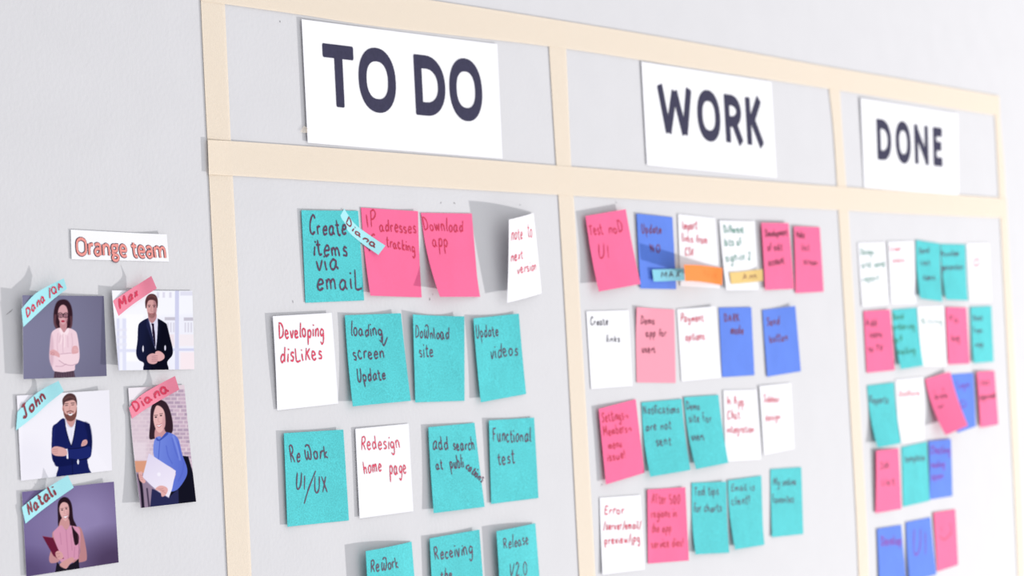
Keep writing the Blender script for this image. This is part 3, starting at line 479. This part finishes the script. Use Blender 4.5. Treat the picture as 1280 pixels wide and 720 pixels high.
# ------------------------------------------------------------------ photographs
class Paint:
    """Lays the flat print of a photograph into per-vertex ink; pixel positions are in the crop it was studied in."""
    def __init__(s, corners, z, n=(170, 170)):
        s.n = n; U, V = np.meshgrid(np.linspace(0, 1, n[0] + 1), np.linspace(0, 1, n[1] + 1)); s.U, s.V = U, V
        Hm = homog([(0, 1), (1, 1), (1, 0), (0, 0)], [((x - z[0]) * z[2], (y - z[1]) * z[2]) for x, y in corners])
        q = happly(Hm, np.stack([U, V], -1)); s.x = q[..., 0]; s.y = q[..., 1]; s.c = np.zeros(U.shape + (3,))
    def fill(s, c): s.c[:] = c
    def mix(s, a, c): s.c[:] = s.c * (1 - a[..., None]) + np.asarray(c, float) * a[..., None]
    def grad(s, p0, p1, c0, c1):
        p0 = np.array(p0, float); p1 = np.array(p1, float); d = p1 - p0; t = np.clip(((s.x - p0[0]) * d[0] + (s.y - p0[1]) * d[1]) / (d @ d), 0, 1)
        return np.asarray(c0, float) * (1 - t[..., None]) + np.asarray(c1, float) * t[..., None]
    def poly(s, pts, c, soft=4, smooth=True, c2=None, ax=None, a=1.0):
        pts = catclosed(pts, 4) if smooth else np.asarray(pts, float)
        m = (s.x > pts[:, 0].min() - soft) & (s.x < pts[:, 0].max() + soft) & (s.y > pts[:, 1].min() - soft) & (s.y < pts[:, 1].max() + soft)
        X = s.x[m]; Y = s.y[m]; ins = np.zeros(X.shape, bool); dm = np.full(X.shape, 1e9); n = len(pts)
        for i in range(n):
            x0, y0 = pts[i]; x1, y1 = pts[(i + 1) % n]
            ins ^= ((y0 > Y) != (y1 > Y)) & (X < (x1 - x0) * (Y - y0) / (y1 - y0 + 1e-12) + x0)
            dx, dy = x1 - x0, y1 - y0; t = np.clip(((X - x0) * dx + (Y - y0) * dy) / (dx * dx + dy * dy + 1e-9), 0, 1)
            dm = np.minimum(dm, np.hypot(X - x0 - t * dx, Y - y0 - t * dy))
        sd = np.where(ins, dm, -dm); al = np.zeros(s.x.shape); al[m] = np.clip(.5 + sd / (soft + 1e-9), 0, 1) * a
        s.mix(al, c) if c2 is None else s.mixg(al, s.grad(*ax, c, c2))
    def mixg(s, a, c): s.c[:] = s.c * (1 - a[..., None]) + c * a[..., None]
    def ell(s, cx, cy, rx, ry, c, soft=.25, a=1.0, rot=0):
        X = s.x - cx; Y = s.y - cy; cr, sr = math.cos(rot), math.sin(rot); X, Y = X * cr + Y * sr, -X * sr + Y * cr
        r = np.hypot(X / rx, Y / ry); s.mix(np.clip((1 - r) / soft + .5, 0, 1) * a, c)
    def line(s, pts, w, c, soft=3, a=1.0):
        pts = catmull(pts, 5); dm = np.full(s.x.shape, 1e9)
        for (x0, y0), (x1, y1) in zip(pts[:-1], pts[1:]):
            dx, dy = x1 - x0, y1 - y0; t = np.clip(((s.x - x0) * dx + (s.y - y0) * dy) / (dx * dx + dy * dy + 1e-9), 0, 1)
            dm = np.minimum(dm, np.hypot(s.x - x0 - t * dx, s.y - y0 - t * dy))
        s.mix(np.clip((w / 2 - dm) / soft + .5, 0, 1) * a, c)
    def rect(s, x0, y0, x1, y1, c, soft=6, a=1.0): s.poly([(x0, y0), (x1, y0), (x1, y1), (x0, y1)], c, soft, False, a=a)

SK = (216, 165, 165)
def paint_glasses_woman(p):
    p.c[:] = p.grad((20, 300), (600, 400), (126, 124, 152), (108, 104, 130)); p.ell(300, 420, 330, 330, (132, 134, 160), 1.2, .45)
    p.poly([(318, 155), (350, 163), (372, 195), (382, 250), (378, 320), (366, 352), (345, 345), (318, 320), (296, 345), (274, 348), (258, 312), (256, 250), (266, 198), (285, 166)], (52, 30, 40), 8)
    p.line([(268, 260), (264, 310), (280, 345)], 14, (120, 78, 86), 10, .7); p.line([(372, 270), (374, 320), (364, 345)], 12, (112, 72, 80), 10, .7)
    p.poly([(298, 300), (340, 300), (344, 345), (324, 375), (302, 348)], (196, 142, 148), 4)
    p.poly([(317, 190), (338, 200), (350, 230), (350, 270), (340, 305), (320, 322), (302, 308), (288, 275), (286, 235), (297, 203)], (214, 164, 170), 6)
    p.ell(342, 285, 9, 30, (180, 125, 135), .8, .6); p.line([(318, 262), (322, 282)], 3, (190, 130, 140), 3, .7)
    p.line([(288, 246), (302, 242), (314, 247)], 4, (60, 35, 45), 3); p.line([(326, 247), (338, 242), (349, 246)], 4, (60, 35, 45), 3)
    for cx in (303, 336):
        p.ell(cx, 262, 13, 10, (120, 82, 95), .4, .7); p.line([(cx - 14, 252), (cx + 14, 252), (cx + 13, 272), (cx - 12, 272), (cx - 14, 252)], 3.5, (38, 22, 32), 2.5)
    p.line([(316, 256), (323, 256)], 4, (38, 22, 32), 2); p.ell(319, 299, 12, 6.5, (172, 48, 72), .5)
    p.poly([(300, 343), (262, 356), (241, 382), (231, 465), (228, 545), (243, 600), (262, 634), (320, 640), (392, 630), (400, 592), (420, 575), (429, 520), (416, 405), (400, 364), (352, 344), (325, 374)], (238, 208, 218), 4)
    p.poly([(241, 382), (231, 465), (228, 545), (243, 600), (255, 560), (255, 440)], (214, 178, 192), 14, a=.8)
    for l in ([(285, 380), (280, 450), (284, 500)], [(375, 380), (382, 440), (375, 500)], [(350, 400), (352, 470)], [(300, 395), (292, 440)]): p.line(l, 5, (214, 176, 190), 8, .7)
    p.poly([(300, 343), (320, 372), (326, 380), (312, 392), (294, 365)], (248, 226, 232), 3); p.poly([(352, 344), (332, 372), (328, 380), (345, 390), (358, 365)], (248, 226, 232), 3)
    p.line([(324, 378), (312, 420), (302, 448)], 10, (246, 220, 226), 4); p.line([(326, 378), (330, 430), (328, 470)], 9, (246, 222, 228), 4); p.line([(319, 385), (318, 470), (320, 510)], 2.5, (190, 150, 168), 3, .8)
    p.poly([(296, 520), (350, 515), (412, 510), (422, 545), (414, 580), (370, 592), (320, 580), (288, 556)], (242, 214, 222), 3); p.line([(292, 560), (330, 585), (375, 594), (414, 582)], 4, (188, 150, 168), 4)
    p.line([(300, 518), (350, 513), (408, 508)], 4, (196, 158, 175), 4); p.line([(340, 585), (310, 600), (270, 600)], 4, (196, 158, 175), 5)
    p.poly([(232, 498), (258, 488), (292, 512), (296, 540), (270, 530), (235, 522)], (222, 168, 172), 3); p.poly([(384, 468), (414, 466), (420, 506), (396, 516), (378, 512)], (222, 168, 172), 3)
    for k in range(3): p.line([(234, 503 + 8 * k), (262, 508 + 8 * k)], 2, (180, 120, 130), 2); p.line([(390, 476 + 11 * k), (416, 474 + 11 * k)], 2, (236, 200, 205), 2)
    p.poly([(262, 634), (320, 642), (392, 630), (402, 690), (255, 695)], (82, 62, 78), 3, False)
    for k in range(9): p.line([(262 + 16 * k, 638), (259 + 16.5 * k, 690)], 2.5, (120, 98, 112), 2, .7)
def paint_man_window(p):
    p.fill((240, 241, 250)); p.poly([(20, 125), (600, 125), (600, 300), (20, 330)], (246, 247, 253), 30, False)
    p.rect(120, 300, 250, 620, (250, 250, 255), 20); p.rect(60, 330, 78, 690, (218, 220, 240), 8); p.rect(100, 330, 126, 690, (222, 224, 242), 8)
    for y in (400, 450, 500): p.rect(55, y, 130, y + 18, (228, 228, 240), 10, .8)
    p.rect(465, 120, 492, 690, (208, 210, 236), 5); p.rect(440, 535, 600, 552, (212, 214, 238), 6); p.rect(60, 540, 200, 560, (222, 224, 242), 10)
    p.rect(395, 320, 466, 342, (200, 196, 208), 6); p.rect(525, 322, 590, 345, (200, 196, 208), 6)
    for x in (412, 432, 452, 530, 550, 570): p.rect(x, 358, x + 10, 425, (218, 216, 228), 5)
    p.rect(400, 440, 460, 520, (240, 228, 232), 12); p.rect(500, 560, 600, 680, (248, 234, 238), 16); p.rect(495, 440, 600, 520, (244, 236, 240), 12)
    for x in (340, 380, 425): p.rect(x, 140, x + 16, 180, (222, 220, 234), 8)
    p.rect(500, 135, 600, 165, (226, 226, 240), 6)
    p.poly([(276, 328), (224, 358), (210, 392), (206, 480), (196, 568), (214, 612), (250, 634), (256, 685), (412, 685), (412, 626), (445, 584), (450, 540), (432, 462), (413, 385), (402, 362), (345, 328), (330, 340), (300, 345)], (24, 28, 58), 3, c2=(12, 13, 28), ax=((250, 400), (380, 420)))
    p.poly([(278, 332), (298, 322), (342, 325), (348, 345), (342, 470), (334, 545), (316, 478), (298, 400)], (222, 220, 240), 3)
    p.poly([(302, 366), (312, 363), (322, 368), (321, 384), (328, 440), (331, 520), (322, 498), (310, 430), (308, 385)], (34, 22, 46), 2)
    p.poly([(274, 330), (285, 336), (305, 420), (330, 540), (300, 470), (280, 410), (268, 380)], (34, 38, 74), 3, a=.8); p.line([(348, 335), (352, 420), (334, 540)], 4, (32, 32, 52), 3, .8)
    p.ell(245, 538, 5, 22, (232, 230, 244), .4); p.ell(398, 532, 6, 18, (222, 220, 236), .4)
    p.poly([(284, 290), (334, 290), (336, 330), (308, 362), (284, 334)], (186, 134, 138), 4)
    p.poly([(303, 182), (330, 192), (340, 225), (338, 275), (328, 308), (306, 326), (284, 308), (272, 270), (268, 225), (278, 192)], (212, 160, 158), 5)
    p.poly([(318, 190), (338, 205), (341, 260), (330, 308), (312, 322), (318, 270)], (168, 118, 124), 12, a=.75)
    p.poly([(280, 285), (304, 300), (330, 285), (328, 312), (306, 328), (284, 312)], (138, 92, 92), 7, a=.75)
    p.poly([(262, 250), (260, 205), (274, 168), (300, 152), (330, 160), (346, 192), (347, 236), (341, 255), (336, 222), (326, 202), (300, 196), (281, 204), (272, 230), (268, 256)], (84, 52, 56), 5); p.line([(280, 175), (305, 165), (330, 178)], 8, (122, 82, 80), 6, .6)
    for x in (288, 322): p.line([(x - 9, 236), (x + 8, 235)], 4, (70, 42, 48), 3); p.ell(x, 246, 6, 3.5, (50, 34, 46), .5)
    p.line([(304, 245), (300, 275), (310, 279)], 3, (166, 112, 116), 3, .8); p.line([(292, 297), (306, 295), (318, 298)], 4, (150, 76, 88), 2.5)
    p.poly([(272, 592), (300, 570), (334, 573), (348, 600), (342, 630), (312, 640), (280, 628)], (214, 166, 168), 3); p.poly([(330, 560), (362, 554), (392, 580), (388, 606), (352, 622), (336, 604)], (222, 172, 172), 3)
    for k in range(4): p.line([(306, 588 + 11 * k), (346, 584 + 12 * k)], 2.4, (150, 100, 112), 2.5)
    p.line([(304, 655), (320, 680)], 4, (5, 5, 15), 4)
def paint_arms_crossed_man(p):
    p.fill((246, 244, 251)); p.ell(110, 560, 130, 130, (238, 236, 246), 1, .6)
    p.poly([(362, 288), (302, 318), (276, 340), (270, 400), (266, 500), (274, 568), (310, 606), (308, 685), (516, 668), (513, 612), (505, 552), (530, 520), (539, 430), (526, 332), (515, 317), (440, 290), (425, 300), (402, 462)], (24, 32, 92), 3)
    p.poly([(490, 310), (526, 332), (539, 430), (530, 520), (505, 552), (500, 470), (510, 400)], (16, 22, 68), 12, a=.7)
    p.poly([(362, 292), (374, 284), (430, 288), (434, 300), (422, 370), (401, 462), (380, 400), (366, 340)], (238, 237, 249), 3)
    p.poly([(372, 282), (430, 280), (424, 318), (402, 342), (378, 318)], (206, 154, 150), 3); p.line([(366, 300), (378, 330), (402, 345), (420, 328), (432, 300)], 4, (200, 198, 216), 2.5); p.line([(402, 345), (401, 458)], 2, (206, 205, 222), 2)
    p.line([(358, 300), (372, 390), (400, 470)], 5, (12, 16, 56), 4); p.line([(440, 295), (424, 380), (402, 468)], 5, (12, 16, 56), 4)
    p.poly([(395, 140), (428, 155), (442, 195), (440, 250), (425, 285), (398, 300), (370, 285), (354, 250), (348, 195), (362, 155)], (222, 174, 168), 4); p.ell(350, 215, 6, 20, (204, 150, 146), .5)
    p.poly([(350, 215), (360, 246), (378, 258), (397, 244), (417, 256), (434, 240), (442, 208), (440, 262), (424, 292), (398, 303), (370, 292), (354, 258)], (120, 76, 70), 5); p.line([(376, 240), (397, 234), (418, 238)], 7, (128, 84, 78), 4)
    p.poly([(378, 248), (396, 252), (416, 246), (408, 262), (392, 264)], (245, 240, 245), 3); p.line([(376, 247), (396, 252), (418, 245)], 2.5, (150, 70, 75), 2)
    p.poly([(347, 188), (348, 152), (374, 122), (406, 115), (432, 130), (443, 165), (442, 198), (434, 172), (418, 160), (388, 166), (362, 176), (354, 200)], (84, 56, 58), 4); p.line([(362, 155), (395, 138), (425, 150)], 8, (120, 84, 80), 6, .6)
    for x, y in ((374, 197), (416, 193)): p.line([(x - 11, y - 12), (x + 10, y - 13)], 4.5, (86, 58, 58), 3); p.line([(x - 8, y), (x + 7, y - 1)], 4.5, (70, 50, 56), 3)
    p.line([(396, 200), (392, 226), (402, 229)], 3, (180, 126, 122), 3, .8)
    p.poly([(376, 492), (450, 486), (522, 470), (532, 520), (512, 548), (440, 556), (380, 556)], (30, 40, 108), 3); p.line([(380, 488), (450, 482), (505, 470)], 4, (10, 13, 48), 4); p.line([(382, 558), (450, 560), (510, 549)], 5, (8, 10, 40), 4)
    p.poly([(280, 530), (362, 545), (440, 560), (430, 585), (310, 606), (282, 578)], (18, 25, 78), 6); p.line([(404, 560), (405, 670)], 3, (10, 13, 48), 3); p.line([(290, 350), (282, 420), (286, 470)], 5, (40, 50, 118), 6, .6)
    p.poly([(362, 486), (374, 488), (379, 553), (367, 552)], (240, 238, 250), 2, False); p.ell(443, 573, 6, 17, (238, 237, 248), .3)
    p.poly([(270, 482), (300, 470), (362, 488), (366, 530), (302, 534), (272, 520), (266, 500)], (222, 172, 168), 3); p.poly([(468, 455), (478, 432), (500, 425), (509, 443), (496, 463), (468, 470)], (220, 168, 164), 3)
    for k in range(3): p.line([(272, 492 + 12 * k), (308, 488 + 13 * k)], 2.2, (176, 122, 122), 2); p.line([(474, 446 + 7 * k), (500, 436 + 8 * k)], 1.8, (176, 122, 122), 2)
def paint_folder_woman(p):
    p.c[:] = p.grad((40, 300), (700, 450), (108, 96, 142), (92, 76, 118)); p.ell(480, 320, 330, 300, (158, 146, 190), 1.4, .8); p.ell(170, 260, 170, 200, (128, 116, 160), 1.3, .5)
    p.ell(690, 620, 240, 170, (62, 46, 74), 1.2, .7); p.ell(80, 690, 180, 120, (74, 60, 96), 1.2, .5)
    p.poly([(345, 172), (376, 186), (396, 230), (404, 320), (426, 372), (436, 430), (430, 488), (412, 504), (404, 470), (396, 410), (372, 352), (330, 352), (300, 378), (296, 300), (297, 222), (314, 186)], (42, 24, 34), 5)
    p.poly([(322, 320), (368, 318), (378, 368), (352, 400), (322, 370), (300, 385)], (206, 150, 150), 4)
    p.poly([(290, 386), (322, 368), (296, 440), (262, 450)], (214, 160, 160), 4); p.poly([(256, 425), (272, 410), (290, 450), (285, 530), (262, 575), (300, 590), (296, 622), (244, 630), (232, 600), (240, 560), (256, 500)], (196, 142, 146), 4)
    p.poly([(430, 380), (452, 384), (468, 420), (486, 510), (493, 590), (478, 618), (400, 628), (380, 610), (440, 578), (446, 500), (440, 430)], (188, 132, 136), 4)
    p.poly([(322, 368), (290, 388), (266, 412), (266, 445), (286, 520), (300, 600), (330, 628), (400, 610), (438, 592), (446, 520), (450, 420), (438, 384), (400, 372), (378, 372), (352, 402)], (214, 150, 178), 4)
    for l in ([(352, 402), (358, 500), (365, 600)], [(310, 420), (318, 500)], [(410, 520), (405, 590)], [(385, 430), (392, 540)]): p.line(l, 4, (182, 118, 150), 6, .8)
    p.poly([(392, 370), (412, 400), (440, 440), (436, 492), (414, 506), (404, 470), (396, 410)], (42, 24, 34), 4); p.line([(436, 440), (440, 520), (436, 590)], 5, (140, 88, 108), 5, .7)
    p.poly([(343, 208), (368, 222), (376, 262), (372, 305), (352, 337), (330, 322), (313, 290), (308, 250), (320, 218)], (226, 176, 174), 4); p.ell(366, 290, 10, 34, (200, 146, 148), .9, .5)
    for x, y in ((327, 262), (357, 254)): p.line([(x - 9, y - 9), (x + 9, y - 11)], 3.5, (72, 42, 50), 2.5); p.ell(x, y, 7, 3.8, (48, 30, 40), .5)
    p.line([(343, 262), (342, 284), (350, 286)], 3, (190, 132, 134), 3, .8); p.poly([(334, 306), (350, 304), (366, 298), (358, 315), (344, 318)], (246, 236, 240), 2.5); p.line([(332, 304), (350, 304), (368, 296)], 2.5, (176, 80, 96), 2); p.line([(336, 312), (350, 322), (364, 308)], 3, (184, 90, 104), 2)
    p.poly([(187, 444), (262, 455), (300, 545), (336, 600), (290, 600), (262, 580)], (104, 28, 56), 3, False); p.line([(187, 444), (262, 455)], 3, (150, 70, 96), 2)
    p.poly([(276, 560), (296, 545), (322, 560), (330, 592), (306, 604), (284, 592)], (216, 162, 160), 3); p.poly([(304, 640), (340, 612), (390, 590), (404, 612), (372, 640), (350, 668), (320, 660)], (212, 156, 154), 3)
    for k in range(3): p.line([(280, 566 + 11 * k), (306, 562 + 12 * k)], 2.2, (160, 104, 112), 2); p.line([(312, 642 + 8 * k), (346, 630 + 9 * k)], 2.2, (160, 104, 112), 2)
    p.poly([(286, 622), (320, 656), (350, 672), (376, 640), (405, 626), (436, 600), (442, 700), (270, 712)], (30, 26, 38), 3, False)
    p.poly([(304, 640), (340, 612), (390, 590), (404, 612), (372, 640), (350, 668), (320, 660)], (212, 156, 154), 3, a=.9)
def paint_laptop_woman(p):
    p.fill((226, 208, 216)); rnd = random.Random(4)
    for r in range(26):
        y = 90 + r * 20
        for k in range(12):
            x = 40 + k * 32 + (16 if r % 2 else 0) + rnd.uniform(-3, 3); d = rnd.random(); fade = min(1, max(.25, (x - 60) / 200))
            p.rect(x, y, x + 28, y + 15, (200 - 40 * d, 172 - 34 * d, 192 - 28 * d), 6, .75 * fade)
    p.ell(70, 110, 55, 60, (244, 238, 244), .8); p.rect(40, 360, 140, 450, (232, 218, 226), 20, .7)
    p.poly([(60, 458), (140, 456), (150, 470), (135, 520), (60, 515)], (218, 156, 128), 5, False); p.poly([(60, 510), (140, 525), (240, 640), (240, 720), (60, 720)], (150, 130, 152), 8, False)
    p.line([(100, 530), (112, 600), (118, 720)], 14, (34, 28, 44), 5); p.line([(140, 600), (150, 720)], 8, (70, 58, 80), 5)
    p.poly([(318, 430), (352, 434), (376, 520), (395, 720), (230, 720), (250, 620), (330, 540)], (20, 20, 34), 4, False)
    p.poly([(165, 600), (200, 612), (255, 640), (300, 600), (300, 720), (150, 720)], (42, 44, 84), 4, False)
    p.poly([(204, 142), (238, 158), (260, 205), (273, 265), (270, 310), (248, 318), (226, 306), (196, 336), (176, 344), (154, 340), (158, 260), (160, 190), (178, 152)], (52, 34, 44), 4)
    p.poly([(186, 290), (226, 290), (240, 322), (206, 346), (182, 340)], (202, 150, 154), 4)
    p.poly([(196, 172), (220, 188), (236, 225), (236, 270), (220, 302), (204, 312), (186, 292), (174, 250), (172, 205), (182, 180)], (232, 184, 182), 4); p.ell(228, 260, 9, 34, (198, 144, 152), .9, .55)
    p.line([(205, 150), (232, 190), (242, 250), (240, 300)], 13, (52, 34, 44), 6); p.line([(180, 170), (168, 220), (168, 300)], 11, (52, 34, 44), 5)
    for x, y in ((186, 232), (212, 224)): p.line([(x - 7, y - 9), (x + 8, y - 10)], 3, (70, 46, 52), 2.5); p.ell(x, y, 6, 3.6, (46, 30, 40), .5)
    p.line([(198, 236), (198, 254), (206, 256)], 2.5, (194, 138, 142), 2.5, .8); p.poly([(192, 272), (204, 272), (216, 264), (210, 278), (200, 281)], (244, 234, 238), 2); p.line([(190, 271), (204, 272), (217, 263)], 2.2, (180, 78, 92), 2); p.line([(194, 279), (204, 284), (214, 274)], 2.4, (186, 88, 100), 2)
    p.poly([(206, 330), (182, 345), (174, 395), (180, 440), (200, 460), (286, 508), (262, 580), (236, 590), (246, 612), (292, 606), (338, 545), (346, 495), (322, 425), (302, 345), (272, 318), (240, 312), (222, 340)], (116, 138, 222), 3, c2=(92, 112, 206), ax=((180, 400), (330, 420)))
    p.poly([(190, 334), (206, 346), (240, 310), (250, 318), (226, 340), (206, 354), (190, 350)], (62, 84, 176), 3); p.line([(208, 350), (204, 400), (200, 450)], 3, (70, 90, 186), 3)
    for l in ([(270, 340), (285, 400), (300, 440)], [(240, 380), (250, 430), (270, 470)], [(330, 470), (320, 520), (300, 560)], [(300, 360), (312, 420), (330, 470)]): p.line(l, 5, (82, 100, 196), 6, .7)
    p.line([(276, 330), (296, 390), (310, 450)], 8, (146, 164, 236), 8, .6)
    p.poly([(152, 418), (288, 508), (268, 600), (250, 646), (186, 606), (118, 542)], (224, 216, 238), 3, False, c2=(240, 234, 246), ax=((140, 440), (240, 640))); p.line([(118, 542), (186, 606), (250, 646)], 3, (160, 150, 180), 2.5)
    p.ell(202, 526, 9, 10, (244, 240, 250), .5)
    p.poly([(98, 520), (116, 512), (120, 540), (134, 560), (124, 572), (104, 556)], (226, 172, 168), 3); p.poly([(182, 602), (206, 584), (236, 590), (246, 608), (232, 634), (214, 640), (208, 616)], (226, 172, 168), 3)
    for k in range(3): p.line([(102, 528 + 10 * k), (120, 534 + 10 * k)], 1.8, (176, 116, 120), 2); p.line([(196 + 10 * k, 600 + 6 * k), (222 + 6 * k, 598 + 12 * k)], 1.8, (176, 116, 120), 2)
def photo(corners, gaps, bend, z, painter, label, n=(170, 170)):
    s = quad_sheet(corners, gaps, bend); o = s.build('photo_print', M['sheet'], 24, 24, .0002); tag(o, label, 'photograph', 'photographs of the team')
    p = Paint(corners, z, n); painter(p)
    P = s.P(p.U, p.V, .0003).reshape(-1, 3); nu, nv = n
    i, j = np.meshgrid(np.arange(nu), np.arange(nv)); a = (j * (nu + 1) + i).ravel(); F = np.stack([a, a + 1, a + nu + 2, a + nu + 1], 1)
    me = bpy.data.meshes.new('printed_picture'); me.vertices.add(len(P)); me.vertices.foreach_set('co', P.ravel().astype(np.float32))
    me.loops.add(F.size); me.loops.foreach_set('vertex_index', F.ravel().astype(np.int32)); me.polygons.add(len(F))
    me.polygons.foreach_set('loop_start', (np.arange(len(F)) * 4).astype(np.int32)); me.update(calc_edges=True)
    col = lin(np.clip(p.c, 0, 255).reshape(-1, 3)) * PH; at_ = me.color_attributes.new('ink', 'FLOAT_COLOR', 'POINT')
    at_.data.foreach_set('color', np.concatenate([col, np.ones((len(col), 1))], 1).ravel().astype(np.float32))
    me.shade_smooth(); me.materials.append(pm); q = bpy.data.objects.new('printed_picture', me); C.objects.link(q); q.parent = o
    return s
PH = .84
photo([(27.5, 369), (129.4, 370), (133, 470), (29, 474)], (26, 4, 2, 22), (0, -.001, 0), (20, 345, 5.333), paint_glasses_woman, 'photograph of a woman in glasses and a pale blouse on a grey background')
photo([(139.5, 363), (240, 363.5), (242.7, 461.5), (148, 463)], (16, 2, 2, 26), (0, -.001, 0), (135, 340, 5.54), paint_man_window, 'photograph of a man in a dark suit and tie before a bright window')
photo([(20.6, 494.5), (136, 487.5), (139.7, 588), (26, 601)], (4, 14, 3, 3), (0, -.001, -.0006), (15, 470, 5.333), paint_arms_crossed_man, 'photograph of a smiling bearded man with crossed arms on a white background')
photo([(27, 615), (142, 602), (148, 703), (32.6, 721)], (6, 14, 3, 6), (0, -.001, -.0006), (20, 590, 5.54), paint_folder_woman, 'photograph of a woman with long hair in a pink top holding a folder')
photo([(160, 485), (230, 481), (245, 627), (175.5, 635)], (5, 3, 6, 22), None, (150, 465, 4.11), paint_laptop_woman, 'tall photograph of a woman in a blue shirt holding a laptop', (130, 220))
GN = 'name tags'
tagstrip('name_tag', 'sky', [(26.6, 386), (42.5, 368.5), (60, 357.5), (79.6, 348)], [(29, 408.8), (48, 391), (66, 374.5), (83.5, 361)], (26, 26, 30, 43), 'light blue name tag on the photograph of the woman in glasses', 'name tag', GN, 'Dana /QA', (.08, .94), .3, .25, 'red', .0011)
tagstrip('name_tag', 'tagpink', [(141.3, 376), (160, 363.5), (175, 354), (189, 345)], [(144, 398.5), (162, 383.5), (179, 371.5), (195.8, 360.5)], (18, 18, 22, 38), 'pink name tag on the photograph of the man in suit and tie', 'name tag', GN, 'Max', (.1, .55), .32, .30, 'red', .0016)
tagstrip('name_tag', 'sky', [(21.6, 515), (38, 498), (54, 486), (73, 476)], [(20, 538), (42.5, 520.5), (60, 504.5), (79.7, 489)], (6, 8, 14, 34), 'light blue name tag on the photograph of the bearded man', 'name tag', GN, 'John', (.12, .66), .34, .34, 'maroon', .0016)
tagstrip('name_tag', 'sky', [(27.2, 634), (42, 622), (62, 608), (84.6, 594)], [(31.7, 654.5), (49, 640.5), (69, 625.5), (92, 609.5)], (8, 10, 16, 34), 'light blue name tag on the photograph of the woman with a folder', 'name tag', GN, 'Natali', (.1, .72), .3, .34, 'maroon', .0016)
tagstrip('name_tag', 'tagpink', [(161, 510), (175, 495), (196, 482), (218.6, 470)], [(165, 523), (184, 510), (204, 498), (224, 487)], (8, 9, 14, 34), 'pink name tag on the photograph of the woman with a laptop', 'name tag', GN, 'Diana', (.08, .82), .28, .36, 'red', .0016)
